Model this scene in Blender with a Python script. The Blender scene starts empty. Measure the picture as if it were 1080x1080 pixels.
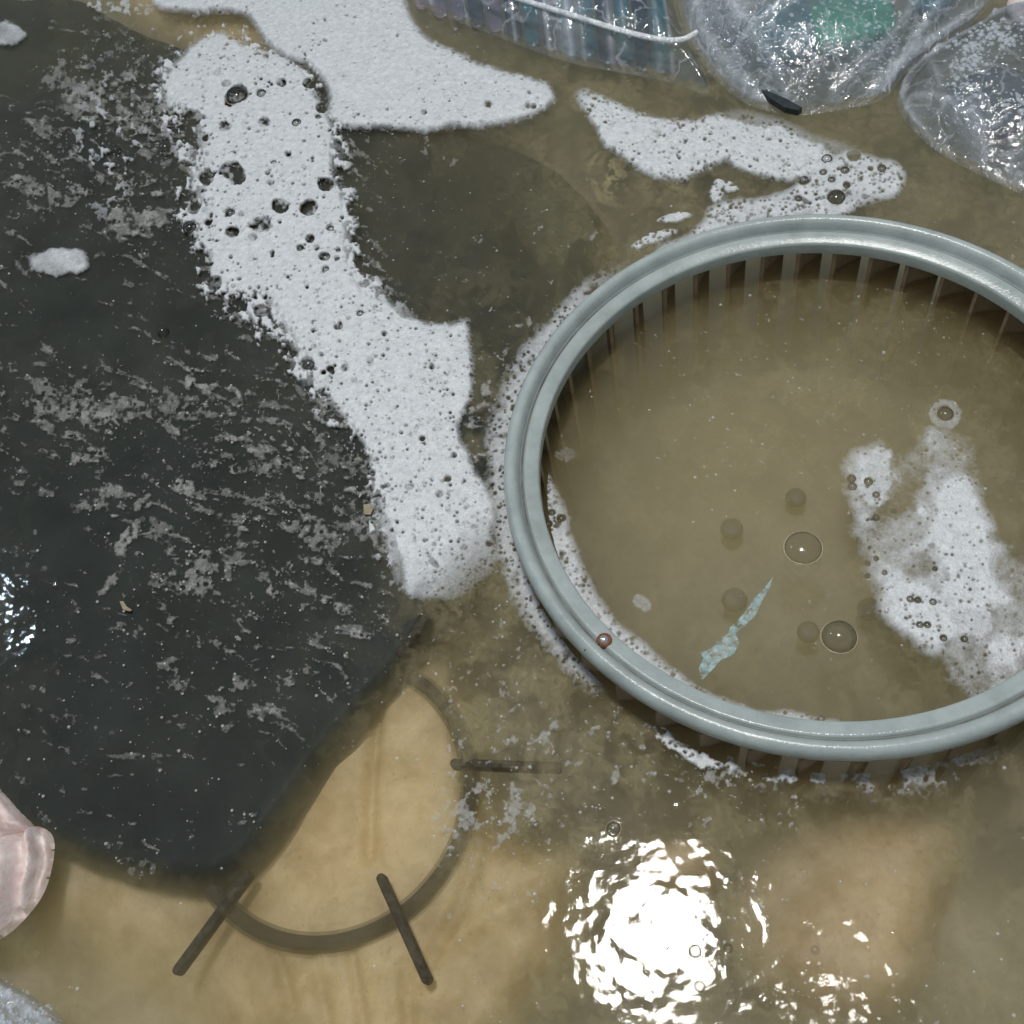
import bpy, math
import numpy as np
from mathutils import Vector, Matrix

S = bpy.context.scene
COL = S.collection
rng = np.random.default_rng(7)

# ------------------------------------------------------------------ camera
FOV = math.radians(52); TH = 0.54399; ROLL = -0.29294; CH = 0.4585
F = 540 / math.tan(FOV / 2)
_s, _c = math.sin(TH), math.cos(TH)
_r = np.array([1., 0, 0]); FW = np.array([0, _s, -_c]); _u = np.array([0, _c, _s])
CR = _r * math.cos(ROLL) + _u * math.sin(ROLL)
CU = -_r * math.sin(ROLL) + _u * math.cos(ROLL)
cam = bpy.data.cameras.new('camera'); camo = bpy.data.objects.new('camera', cam); COL.objects.link(camo)
cam.sensor_fit = 'HORIZONTAL'; cam.angle = FOV; cam.clip_start = 0.01; cam.clip_end = 50
camo.matrix_world = Matrix(((CR[0], CU[0], -FW[0], 0), (CR[1], CU[1], -FW[1], 0), (CR[2], CU[2], -FW[2], CH), (0, 0, 0, 1)))
S.camera = camo

def ray(u, v):
    u = np.asarray(u, float); v = np.asarray(v, float)
    return FW + ((u - 540) / F)[..., None] * CR + ((540 - v) / F)[..., None] * CU
def at(u, v, z=0.0):
    """point of the plane at height z that the photograph shows at (u, v)"""
    d = ray(u, v)
    t = (z - CH) / d[..., 2]
    p = d * t[..., None]
    p[..., 2] += CH
    return p
def pix(X):
    d = X - np.array([0, 0, CH]); zz = d @ FW
    return 540 + F * (d @ CR) / zz, 540 - F * (d @ CU) / zz

# ------------------------------------------------------------------ light
W = bpy.data.worlds.new('World'); S.world = W; W.use_nodes = True
wn = W.node_tree.nodes; wl = W.node_tree.links
bg = wn['Background']; bg.inputs[0].default_value = (0.72, 0.88, 1.0, 1); bg.inputs[1].default_value = 0.32

def lamp(name, u, v, dist, size, power, col):
    d = ray(np.array(u), np.array(v)); d = d / np.linalg.norm(d)
    p = at(np.array(u), np.array(v)); r = d * np.array([1, 1, -1])
    l = bpy.data.lights.new(name, 'AREA'); l.shape = 'DISK'; l.size = size; l.energy = power; l.color = col
    o = bpy.data.objects.new(name, l); COL.objects.link(o)
    o.location = p + r * dist
    o.rotation_euler = Vector(-r).to_track_quat('-Z', 'Y').to_euler()
    return o
lamp('ceiling_lamp', 692, 985, 1.9, 0.27, 27, (1.0, 0.965, 0.91))
lamp('far_lamp', -28, 640, 2.6, 0.12, 5, (0.72, 0.88, 1.0))

lamp('glint_lamp', 880, 1062, 2.0, 0.07, 0.9, (1.0, 0.97, 0.92))  # added lamp that puts small glints on the lower right water
S.view_settings.view_transform = 'Standard'; S.view_settings.look = 'None'
S.view_settings.exposure = 0.0; S.view_settings.gamma = 1.0
cy = S.cycles
cy.use_denoising = True; cy.max_bounces = 8; cy.volume_bounces = 2; cy.transparent_max_bounces = 24
cy.diffuse_bounces = 3; cy.glossy_bounces = 3; cy.transmission_bounces = 4
cy.sample_clamp_indirect = 4.0; cy.caustics_reflective = False; cy.caustics_refractive = False

# ------------------------------------------------------------------ helpers
def tag(o, label=None, cat=None, group=None, kind=None):
    if label: o['label'] = label
    if cat: o['category'] = cat
    if group: o['group'] = group
    if kind: o['kind'] = kind
    return o
def empty(name, loc):
    o = bpy.data.objects.new(name, None); COL.objects.link(o); o.location = loc; o.empty_display_size = 0.01
    return o
def link(name, me, mat=None, parent=None, loc=None):
    o = bpy.data.objects.new(name, me); COL.objects.link(o)
    if mat is not None and not me.materials: me.materials.append(mat)
    if parent is not None: o.parent = parent
    if loc is not None: o.location = loc
    return o
def mesh(name, V, Fc, smooth=True, attrs=None):
    """V (n,3); Fc (m,k) array or list of tuples"""
    me = bpy.data.meshes.new(name)
    V = np.asarray(V, np.float32)
    if isinstance(Fc, np.ndarray):
        k = Fc.shape[1]; m = len(Fc)
        me.vertices.add(len(V)); me.vertices.foreach_set('co', V.ravel())
        me.loops.add(m * k); me.loops.foreach_set('vertex_index', Fc.astype(np.int32).ravel())
        me.polygons.add(m)
        me.polygons.foreach_set('loop_start', np.arange(0, m * k, k, dtype=np.int32))
        me.update(calc_edges=True)
    else:
        me.from_pydata([tuple(map(float, p)) for p in V], [], [tuple(f) for f in Fc])
    if attrs:
        for an, av in attrs.items():
            a = me.attributes.new(an, 'FLOAT', 'POINT'); a.data.foreach_set('value', np.asarray(av, np.float32))
    me.validate()
    me.polygons.foreach_set('use_smooth', np.full(len(me.polygons), smooth))
    me.update()
    return me

# value noise on arrays
def _hash(ix, iy, seed):
    h = (ix.astype(np.int64) * 374761393 + iy.astype(np.int64) * 668265263 + seed * 974711) & 0x7fffffff
    h = ((h ^ (h >> 13)) * 1274126177) & 0x7fffffff
    return ((h ^ (h >> 16)) & 0xffff) / 65535.0
def vnoise(x, y, seed=0):
    ix = np.floor(x); iy = np.floor(y); fx = x - ix; fy = y - iy
    fx = fx * fx * (3 - 2 * fx); fy = fy * fy * (3 - 2 * fy)
    a = _hash(ix, iy, seed); b = _hash(ix + 1, iy, seed); c = _hash(ix, iy + 1, seed); d = _hash(ix + 1, iy + 1, seed)
    return (a * (1 - fx) + b * fx) * (1 - fy) + (c * (1 - fx) + d * fx) * fy
def fbm(x, y, seed=0, o=4):
    s = 0; a = .5; t = 0
    for i in range(o):
        s = s + a * vnoise(x, y, seed + i * 17); t += a; a *= .55; x = x * 2.03 + 11.3; y = y * 2.03 + 5.7
    return s / t
def sm(a, b, x):
    t = np.clip((x - a) / (b - a), 0, 1); return t * t * (3 - 2 * t)
def inside(poly, x, y):
    P = np.asarray(poly, float); r = np.zeros(x.shape, bool)
    for i in range(len(P)):
        (x0, y0), (x1, y1) = P[i - 1], P[i]
        if y0 == y1: continue
        c = (y0 > y) != (y1 > y)
        r ^= c & (x < (x1 - x0) * (y - y0) / (y1 - y0) + x0)
    return r
def dist(poly, x, y, closed=True):
    P = np.asarray(poly, float); d = np.full(x.shape, 1e9)
    for i in range(0 if closed else 1, len(P)):
        a, b = P[i - 1], P[i]; ab = b - a; L = max(ab @ ab, 1e-12)
        t = np.clip(((x - a[0]) * ab[0] + (y - a[1]) * ab[1]) / L, 0, 1)
        d = np.minimum(d, np.hypot(x - a[0] - t * ab[0], y - a[1] - t * ab[1]))
    return d
def sdf(poly, x, y): return dist(poly, x, y) * np.where(inside(poly, x, y), 1, -1)
def smooth_poly(poly, n=2, closed=True):
    P = np.asarray(poly, float)
    for _ in range(n):
        if closed:
            Q = np.roll(P, -1, 0); P = np.stack([.75 * P + .25 * Q, .25 * P + .75 * Q], 1).reshape(-1, P.shape[1])
        else:
            A, B = P[:-1], P[1:]
            P = np.concatenate([P[:1], np.stack([.75 * A + .25 * B, .25 * A + .75 * B], 1).reshape(-1, P.shape[1]), P[-1:]])
    return P

# ------------------------------------------------------------------ materials
class Mat:
    def __init__(s, name):
        s.m = bpy.data.materials.new(name); s.m.use_nodes = True
        s.t = s.m.node_tree; s.n = s.t.nodes; s.out = s.n['Material Output']; s.b = s.n['Principled BSDF']
    def node(s, typ, **kw):
        nd = s.n.new(typ)
        for k, v in kw.items():
            if k.startswith('i_'): nd.inputs[k[2:].replace('_', ' ')].default_value = v
            else: setattr(nd, k, v)
        return nd
    def l(s, a, b): s.t.links.new(a, b)
    def pos(s): return s.node('ShaderNodeNewGeometry').outputs['Position']
    def noise(s, scale, detail=4, rough=.6, vec=None, dist=0):
        nd = s.node('ShaderNodeTexNoise'); nd.inputs['Scale'].default_value = scale; nd.inputs['Detail'].default_value = detail
        nd.inputs['Roughness'].default_value = rough; nd.inputs['Distortion'].default_value = dist
        s.l(vec if vec is not None else s.pos(), nd.inputs['Vector']); return nd.outputs['Fac']
    def vor(s, scale, feature='F1', vec=None):
        nd = s.node('ShaderNodeTexVoronoi'); nd.feature = feature; nd.inputs['Scale'].default_value = scale
        s.l(vec if vec is not None else s.pos(), nd.inputs['Vector']); return nd
    def ramp(s, x, stops):
        nd = s.node('ShaderNodeValToRGB'); e = nd.color_ramp.elements
        while len(e) < len(stops): e.new(.5)
        for k, (p, c) in enumerate(stops):
            e[k].position = p; e[k].color = (*c, 1) if len(c) == 3 else c
        s.l(x, nd.inputs['Fac']); return nd.outputs['Color']
    def math(s, op, a, b=None, clamp=False):
        nd = s.node('ShaderNodeMath', operation=op, use_clamp=clamp)
        for i, v in enumerate((a, b)):
            if v is None: continue
            if isinstance(v, (int, float)): nd.inputs[i].default_value = v
            else: s.l(v, nd.inputs[i])
        return nd.outputs[0]
    def bump(s, h, strength, distance, normal=None):
        nd = s.node('ShaderNodeBump'); nd.inputs['Strength'].default_value = strength; nd.inputs['Distance'].default_value = distance
        s.l(h, nd.inputs['Height'])
        if normal is not None: s.l(normal, nd.inputs['Normal'])
        return nd.outputs['Normal']
    def attr(s, name):
        nd = s.node('ShaderNodeAttribute'); nd.attribute_name = name; return nd.outputs['Fac']
    def mix(s, fac, a, b):
        nd = s.node('ShaderNodeMixShader')
        if isinstance(fac, (int, float)): nd.inputs[0].default_value = fac
        else: s.l(fac, nd.inputs[0])
        s.l(a, nd.inputs[1]); s.l(b, nd.inputs[2]); return nd.outputs[0]
    def surf(s, x): s.l(x, s.out.inputs['Surface'])

def plain(name, c1, c2, scale, rough=.5, bump=0., bscale=None, spec=.5, rvar=0.):
    M = Mat(name)
    n = M.noise(scale, 5)
    M.l(M.ramp(n, [(.3, c1), (.7, c2)]), M.b.inputs['Base Color'])
    M.b.inputs['Roughness'].default_value = rough; M.b.inputs['Specular IOR Level'].default_value = spec
    if bump:
        M.l(M.bump(M.noise(bscale or scale * 3, 4), .6, bump), M.b.inputs['Normal'])
    return M.m

# water: clear faced body of murky brown liquid
def water_mat():
    M = Mat('murky_water')
    tr = M.node('ShaderNodeBsdfTransparent'); gl = M.node('ShaderNodeBsdfGlossy'); gl.inputs['Roughness'].default_value = 0.045
    n1 = M.noise(55, 2, .5); n2 = M.noise(170, 3, .6); n3 = M.noise(520, 2, .5)
    h = M.math('ADD', M.math('MULTIPLY', n1, 1.15), M.math('ADD', M.math('MULTIPLY', n2, .12), M.math('MULTIPLY', n3, .02)))
    nb = M.bump(h, 1.0, 0.00052)
    fr = M.node('ShaderNodeFresnel'); fr.inputs['IOR'].default_value = 1.36
    M.l(nb, gl.inputs['Normal']); M.l(nb, fr.inputs['Normal'])
    M.surf(M.mix(fr.outputs[0], tr.outputs[0], gl.outputs[0]))
    sc = M.node('ShaderNodeVolumeScatter'); sc.inputs['Color'].default_value = (.865, .745, .385, 1)
    sc.inputs['Density'].default_value = 25.0; sc.inputs['Anisotropy'].default_value = 0.35
    ab = M.node('ShaderNodeVolumeAbsorption'); ab.inputs['Color'].default_value = (.58, .44, .06, 1); ab.inputs['Density'].default_value = 4.6
    ad = M.node('ShaderNodeAddShader'); M.l(sc.outputs[0], ad.inputs[0]); M.l(ab.outputs[0], ad.inputs[1])
    M.l(ad.outputs[0], M.out.inputs['Volume'])
    return M.m

def foam_mat(name, col, cells=900):
    M = Mat(name)
    d = M.attr('froth')
    v = M.vor(cells); v2 = M.vor(cells * .45)
    n = M.noise(700, 3, .7)
    # fine pinholes where a bubble lets the water show
    hole = M.math('GREATER_THAN', v2.outputs['Distance'], .10)
    thin = M.math('SUBTRACT', M.math('MULTIPLY', d, 1.3), M.math('MULTIPLY', n, .5))
    a = M.math('MULTIPLY', M.math('ADD', thin, .02), 1.25, True)
    pin = M.math('MAXIMUM', hole, M.math('MULTIPLY', M.math('SUBTRACT', M.noise(90, 2), .40), 5.0, True))
    a = M.math('MULTIPLY', a, M.math('ADD', M.math('MULTIPLY', pin, .6), .4))
    b = M.b
    M.l(M.ramp(M.noise(260, 6, .75), [(.32, tuple(x * .74 for x in col)), (.62, col)]), b.inputs['Base Color'])
    b.inputs['Roughness'].default_value = .45
    h = M.math('ADD', M.math('MULTIPLY', v.outputs['Distance'], -1.0), M.math('MULTIPLY', n, .8))
    M.l(M.bump(h, .7, 0.00045), b.inputs['Normal'])
    tr = M.node('ShaderNodeBsdfTransparent')
    M.surf(M.mix(a, tr.outputs[0], b.outputs[0]))
    return M.m

def bubble_mat():
    M = Mat('bubble_film')
    tr = M.node('ShaderNodeBsdfTransparent'); tr.inputs[0].default_value = (.80, .80, .78, 1)
    gl = M.node('ShaderNodeBsdfGlossy'); gl.inputs['Roughness'].default_value = .13
    fr = M.node('ShaderNodeFresnel'); fr.inputs['IOR'].default_value = 1.45
    M.surf(M.mix(fr.outputs[0], tr.outputs[0], gl.outputs[0]))
    return M.m

def film_mat(name, haze, tint=(.75, .78, .85), rough=.12, scale=160):
    """clear plastic film: see-through, glossy, milky where wet and crumpled"""
    M = Mat(name)
    tr = M.node('ShaderNodeBsdfTransparent'); tr.inputs[0].default_value = (.90, .93, .95, 1)
    b = M.b; b.inputs['Base Color'].default_value = (*tint, 1); b.inputs['Roughness'].default_value = rough
    n = M.noise(scale, 5, .65)
    wn_ = M.node('ShaderNodeTexNoise'); wn_.inputs['Scale'].default_value = 45; wn_.inputs['Detail'].default_value = 4; M.l(M.pos(), wn_.inputs['Vector'])
    va = M.node('ShaderNodeVectorMath', operation='MULTIPLY_ADD'); M.l(wn_.outputs['Color'], va.inputs[0]); va.inputs[1].default_value = (.045, .045, .03); M.l(M.pos(), va.inputs[2])
    cr = M.vor(scale * .30, 'DISTANCE_TO_EDGE', va.outputs[0])
    cr2 = M.vor(scale * .9, 'DISTANCE_TO_EDGE', va.outputs[0])
    k = M.attr('milky')
    gl = M.node('ShaderNodeBsdfGlossy'); gl.inputs['Roughness'].default_value = .07
    hh = M.math('ADD', M.math('ADD', M.math('MULTIPLY', M.math('MINIMUM', cr.outputs['Distance'], .22), 5.0), M.math('MULTIPLY', cr2.outputs['Distance'], 1.2)), M.math('MULTIPLY', n, .8))
    nrm = M.bump(hh, .9, 0.0008); M.l(nrm, gl.inputs['Normal']); M.l(nrm, b.inputs['Normal'])
    line_ = M.math('SUBTRACT', 1.0, M.math('MULTIPLY', cr.outputs['Distance'], 22.0), True)
    f = M.math('MULTIPLY', M.math('ADD', M.math('MULTIPLY', M.math('MULTIPLY', k, n), .46), M.math('ADD', M.math('MULTIPLY', n, haze), M.math('MULTIPLY', M.math('MULTIPLY', line_, n), .34))), 1.0, True)
    base = M.mix(f, tr.outputs[0], b.outputs[0])
    M.surf(M.mix(.08, base, gl.outputs[0]))
    return M.m

def bead_mat(tf=.5, col=(.6, .6, .58), name='froth_bead'):
    M = Mat(name); M.b.inputs['Base Color'].default_value = (*col, 1); M.b.inputs['Roughness'].default_value = .12
    tr = M.node('ShaderNodeBsdfTransparent'); M.surf(M.mix(1 - tf, tr.outputs[0], M.b.outputs[0])); return M.m
def skin_mat():
    M = Mat('soap_film'); d = M.attr('froth'); n = M.noise(160, 5, .65, dist=1.0)
    M.b.inputs['Base Color'].default_value = (.36, .31, .175, 1); M.b.inputs['Roughness'].default_value = .5; M.b.inputs['Specular IOR Level'].default_value = .15
    tr = M.node('ShaderNodeBsdfTransparent')
    M.surf(M.mix(M.math('MULTIPLY', d, M.math('ADD', M.math('MULTIPLY', n, 1.6), -.2), True), tr.outputs[0], M.b.outputs[0])); return M.m
M_COLLAR = bead_mat(.62, (.60, .50, .34), 'bubble_collar'); M_BLUR_SHELL = bead_mat(.70, (.05, .047, .04), 'blur_shell')
for m_ in (M_BLUR_SHELL,): m_.node_tree.nodes['Principled BSDF'].inputs['Roughness'].default_value = .95; m_.node_tree.nodes['Principled BSDF'].inputs['Specular IOR Level'].default_value = 0
M_BEAD = bead_mat(); M_SKIN = skin_mat()  # pale diffuse bead colour stands in for tiny glints
MW = water_mat()
M_FOAM = foam_mat('white_foam', (.60, .62, .645))
M_SCUM = foam_mat('grey_scum', (.44, .43, .41), 1200)
M_BUB = bubble_mat()
M_FLOOR = plain('basin_bottom', (.36, .30, .17), (.48, .40, .23), 30, .6)
def stained(name, lo, midc, hi, s1):
    M = Mat(name); n = M.noise(s1, 6, .7, dist=.6); sp = M.noise(520, 4, .8); st = M.noise(22, 4, .6)
    c = M.ramp(n, [(.28, lo), (.5, midc), (.72, hi)])
    mx = M.node('ShaderNodeMixRGB', blend_type='MULTIPLY'); mx.inputs[0].default_value = 1
    M.l(c, mx.inputs[1]); M.l(M.ramp(sp, [(.30, (.35, .28, .20)), (.40, (1, 1, 1))]), mx.inputs[2])
    m2 = M.node('ShaderNodeMixRGB', blend_type='MULTIPLY'); m2.inputs[0].default_value = 1
    M.l(mx.outputs[0], m2.inputs[1]); M.l(M.ramp(st, [(.3, (.66, .58, .46)), (.55, (1, 1, 1))]), m2.inputs[2])
    M.l(m2.outputs[0], M.b.inputs['Base Color']); M.b.inputs['Roughness'].default_value = .6; return M.m
M_PLATE = stained('cream_plastic', (.46, .335, .15), (.63, .47, .225), (.74, .57, .29), 70)
M_PANEL = stained('cream_board_plastic', (.46, .33, .17), (.62, .46, .25), (.74, .57, .34), 110)
M_RING = plain('dark_rubber', (.026, .025, .022), (.050, .046, .040), 160, .8, .0006, None, .05)
M_BAR = plain('black_bar_plastic', (.018, .016, .014), (.070, .060, .046), 260, .8, .0008, None, .05)
M_BLACK = plain('black_sheet_plastic', (.011, .015, .014), (.025, .031, .029), 30, .6, .0004, 90, .12)
def rim_mat():
    M = Mat('grey_rim_plastic'); b = M.b
    n = M.noise(40, 6, .7); f = M.noise(900, 3, .7)
    M.l(M.ramp(n, [(.30, (.24, .275, .27)), (.5, (.31, .355, .35)), (.72, (.38, .425, .42))]), b.inputs['Base Color'])
    M.l(M.math('ADD', M.math('MULTIPLY', M.noise(70, 5, .7), .30), .05), b.inputs['Roughness'])
    M.l(M.bump(M.math('ADD', f, M.math('MULTIPLY', n, 3.0)), .5, .0003), b.inputs['Normal'])
    return M.m
M_RIM = rim_mat()
M_BLADE = plain('brownish_blade_plastic', (.17, .12, .07), (.25, .18, .115), 120, .5, .0003)
M_FBASE = plain('fan_base_plastic', (.42, .32, .15), (.54, .42, .20), 40, .6)
M_DARK = plain('dark_brown_plastic', (.10, .085, .055), (.17, .14, .09), 100, .6)
M_PINK = plain('pale_pink_rubber', (.58, .42, .40), (.80, .72, .70), 110, .45, .0012, 170)
M_BLUE = plain('pale_blue_film', (.30, .52, .56), (.60, .80, .86), 200, .4, .0008)
def torn_mat():
    M = Mat('torn_blue_film'); M.l(M.ramp(M.noise(260, 4), [(.3, (.25, .50, .56)), (.75, (.70, .88, .95))]), M.b.inputs['Base Color']); M.b.inputs['Roughness'].default_value = .3
    M.l(M.math('MULTIPLY', M.math('SUBTRACT', M.noise(300, 5, .75), .40), 3.5, True), M.b.inputs['Alpha']); return M.m
M_BLUE = torn_mat()
M_TEAL = plain('teal_plastic', (.02, .09, .11), (.05, .19, .22), 90, .3)
M_NAVY = plain('navy_plastic', (.010, .018, .035), (.03, .05, .08), 90, .3)
M_PURPLE = plain('purple_plastic', (.12, .09, .15), (.24, .19, .27), 60, .4)
M_DTEAL = plain('dark_teal_plastic', (.025, .10, .12), (.05, .18, .19), 60, .4)
M_DGREY = plain('dark_grey_plastic', (.05, .055, .055), (.10, .105, .10), 60, .4)
M_TIP = plain('dark_wrap_plastic', (.012, .017, .02), (.03, .04, .045), 200, .4)
M_GREEN = plain('green_plastic', (.02, .20, .12), (.05, .36, .22), 50, .35)
M_GROOVE = plain('groove_strip', (.05, .052, .048), (.17, .18, .17), 60, .4)
M_BROWN = plain('rusty_brown_metal', (.10, .03, .015), (.22, .09, .05), 600, .35)
M_TAN = plain('tan_scrap', (.20, .17, .11), (.30, .25, .16), 300, .6)
M_BRIGHT = plain('polished_steel', (.75, .72, .68), (.9, .88, .85), 300, .2); M_BRIGHT.node_tree.nodes['Principled BSDF'].inputs['Metallic'].default_value = 1
M_BAG = film_mat('clear_bag_film', .12)
M_BAG2 = film_mat('clear_grey_bag_film', .11, (.66, .68, .74))
M_PACK = film_mat('clear_packet_film', .04, (.80, .82, .90), .1, 90)
M_HEM = film_mat('rolled_film_hem', .9, (.85, .87, .92), .1, 200)

# ------------------------------------------------------------------ setting: basin bottom and water
def grid(x0, x1, y0, y1, nx, ny):
    X, Y = np.meshgrid(np.linspace(x0, x1, nx), np.linspace(y0, y1, ny))
    i = np.arange(nx * ny).reshape(ny, nx)
    Fc = np.stack([i[:-1, :-1], i[:-1, 1:], i[1:, 1:], i[1:, :-1]], -1).reshape(-1, 4)
    return X.ravel(), Y.ravel(), Fc
x, y, fc = grid(-.8, .8, -.6, 1.2, 120, 130)
cq = at(np.array(1040.), np.array(1010.), -.04); cq2 = at(np.array(690.), np.array(1090.), -.05)
z = -.125 + .092 * np.exp(-((x - cq[0]) / .06) ** 2 - ((y - cq[1]) / .075) ** 2) + .06 * np.exp(-((x - cq2[0]) / .05) ** 2 - ((y - cq2[1]) / .05) ** 2) + .012 * (fbm(x * 5, y * 5, 3) - .5)
tag(link('basin_bottom', mesh('basin_bottom', np.stack([x, y, z], 1), fc), M_FLOOR), 'tan bottom of the basin under the murky water', kind='structure')
# water body: closed box
a, b, c0, c1, zb = -.78, .78, -.58, 1.18, -.16
V = [(a, c0, 0), (b, c0, 0), (b, c1, 0), (a, c1, 0), (a, c0, zb), (b, c0, zb), (b, c1, zb), (a, c1, zb)]
Fw = [(0, 1, 2, 3), (7, 6, 5, 4), (0, 4, 5, 1), (1, 5, 6, 2), (2, 6, 7, 3), (3, 7, 4, 0)]
tag(link('water', mesh('water', V, Fw, False), MW), 'murky brown soapy water filling the basin', kind='structure')

# ------------------------------------------------------------------ sunken pieces
def idw(pts, u, v, p=2.5):
    P = np.asarray(pts, float); num = 0; den = 0
    for px, py, val in P:
        w = 1 / (np.hypot(u - px, v - py) + 12) ** p; num = num + w * val; den = den + w
    return num / den
# black sheet: floats just under the surface in the middle, edges droop
SHEET = [(-160, 10), (-60, -25), (20, 5), (70, -10), (150, 40), (250, 62), (350, 85), (450, 120), (560, 150), (640, 220), (630, 320), (560, 420), (500, 500),
         (462, 600), (438, 668), (362, 752), (292, 850), (238, 918), (160, 918), (60, 884), (-160, 750)]
SH = smooth_poly(SHEET, 2)
def disc(name, cx, cy, z, R, t, mat, parent=None, n=96, rings=(.0, .55, .93, 1.0), drop=(0, 0, 0, .002)):
    V = []; Fc = []
    for k, (rr, dz) in enumerate(zip(rings, drop)):
        for i in range(n):
            an = 2 * math.pi * i / n; V.append((cx + R * rr * math.cos(an), cy + R * rr * math.sin(an), z - dz))
    for i in range(n):
        an = 2 * math.pi * i / n; V.append((cx + R * math.cos(an), cy + R * math.sin(an), z - t))
    L = len(rings)
    for k in range(L):
        for i in range(n):
            j = (i + 1) % n; Fc.append((k * n + i, (k + 1) * n + i, (k + 1) * n + j, k * n + j))
    return link(name, mesh(name, V, Fc), mat, parent)
def bar(name, p, q, w, h, mat, parent=None, n=10):
    """rounded bar lying from p to q (world xyz), width w, height h"""
    p = np.array(p, float); q = np.array(q, float); d = q - p; L = np.linalg.norm(d); d /= L; s = np.array([-d[1], d[0], 0])
    ring = []
    for i in range(n):
        an = math.pi * i / (n - 1) - math.pi / 2
        ring.append((math.sin(an)))
    out = []
    m = 8
    for i in range(m): out.append(q + (d * math.cos(math.pi * (i / (m - 1) - .5)) + s * math.sin(math.pi * (i / (m - 1) - .5))) * w / 2 - d * w / 2)
    for i in range(m): out.append(p + (-d * math.cos(math.pi * (i / (m - 1) - .5)) - s * math.sin(math.pi * (i / (m - 1) - .5))) * w / 2 + d * w / 2)
    out = np.array(out); N = len(out); cen = (p + q) / 2
    top = out + (cen - out) * .0 ; top = top - 0
    inn = out.copy(); cl = p + np.outer(np.clip((out - p) @ d, w / 2, L - w / 2), d); inn = cl + (out - cl) * .72
    V = np.concatenate([out + [0, 0, -h], out + [0, 0, -.18 * h], inn])
    Fc = [tuple(range(2 * N, 3 * N)), tuple(range(N - 1, -1, -1))]
    for k in range(2):
        for i in range(N):
            j = (i + 1) % N; Fc.append((k * N + i, k * N + j, (k + 1) * N + j, (k + 1) * N + i))
    return link(name, mesh(name, V, Fc, False), mat, parent)
def tube(name, pts, rad, mat, parent=None, n=10, closed=False, attrs=None):
    P = np.asarray(pts, float); m = len(P); V = []; Fc = []
    rad = np.broadcast_to(np.asarray(rad, float), (m,))
    for i in range(m):
        t = P[(i + 1) % m if closed else min(i + 1, m - 1)] - P[(i - 1) % m if closed else max(i - 1, 0)]
        t = t / (np.linalg.norm(t) + 1e-12); up = np.array([0, 0, 1.]) if abs(t[2]) < .9 else np.array([1., 0, 0])
        s = np.cross(t, up); s /= np.linalg.norm(s); w = np.cross(s, t)
        for k in range(n):
            an = 2 * math.pi * k / n; V.append(P[i] + rad[i] * (s * math.cos(an) + w * math.sin(an)))
    for i in range(m if closed else m - 1):
        for k in range(n):
            j = (i + 1) % m; l = (k + 1) % n; Fc.append((i * n + k, i * n + l, j * n + l, j * n + k))
    if not closed: Fc += [tuple(range(n)), tuple(range((m - 1) * n + n - 1, (m - 1) * n - 1, -1))]
    me = mesh(name, V, Fc)
    if attrs:
        for an, val in attrs.items():
            at_ = me.attributes.new(an, 'FLOAT', 'POINT'); at_.data.foreach_set('value', np.full(len(V), val, np.float32))
    return link(name, me, mat, parent)

def soft_edged(m, lo, hi):
    """edges fade out in alpha to imitate the blur of murky water"""
    nt = m.node_tree; b = nt.nodes['Principled BSDF']; a = nt.nodes.new('ShaderNodeAttribute'); a.attribute_name = 'solid'
    r = nt.nodes.new('ShaderNodeMapRange'); r.interpolation_type = 'SMOOTHSTEP'; r.inputs['From Min'].default_value = lo; r.inputs['From Max'].default_value = hi
    nt.links.new(a.outputs['Fac'], r.inputs['Value']); nt.links.new(r.outputs[0], b.inputs['Alpha'])
soft_edged(M_BLACK, .02, .60); soft_edged(M_PANEL, .1, .9); soft_edged(M_PLATE, .05, .8)
def sunken(name, outline, depths, mat, label, cat, droop=.05, d0=.02, d1=-.022, folds=(), seed=0, n=240, und=.002, edge=.005):
    """sheet lying under water: its rim droops into the murk"""
    P = smooth_poly(outline, 2); zz = -np.mean([d[2] for d in depths]); Q = at(P[:, 0], P[:, 1], zz)[:, :2]
    x, y, fc = grid(Q[:, 0].min() - .03, Q[:, 0].max() + .03, Q[:, 1].min() - .03, Q[:, 1].max() + .03, n, n)
    sd = sdf(Q, x, y) + edge * 2 * (fbm(x * 40, y * 40, seed, 3) - .5)
    u, v = pix(np.stack([x, y, 0 * x + zz], 1))
    z = -idw(depths, u, v) - droop * sm(d0, d1, sd) + und * 2 * (fbm(x * 28, y * 28, seed + 3, 3) - .5)
    for (line, amp, wid) in folds:
        L = smooth_poly(line, 2, False); Lw = at(L[:, 0], L[:, 1], zz)[:, :2]
        z = z + amp * np.exp(-(dist(Lw, x, y, False) / wid) ** 2)
    keep = sd > d1
    fk = fc[keep[fc].all(1)]; used, inv = np.unique(fk, return_inverse=True)
    V = np.stack([x, y, z], 1)[used]; c = np.array([*Q.mean(0), zz])
    o = link(name, mesh(name, V - c, inv.reshape(-1, 4), True, {'solid': sm(d1, d0, sd)[used]}), mat, None, c)
    sol = o.modifiers.new('thickness', 'SOLIDIFY'); sol.thickness = .002; sol.offset = -1
    return tag(o, label, cat)
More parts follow.
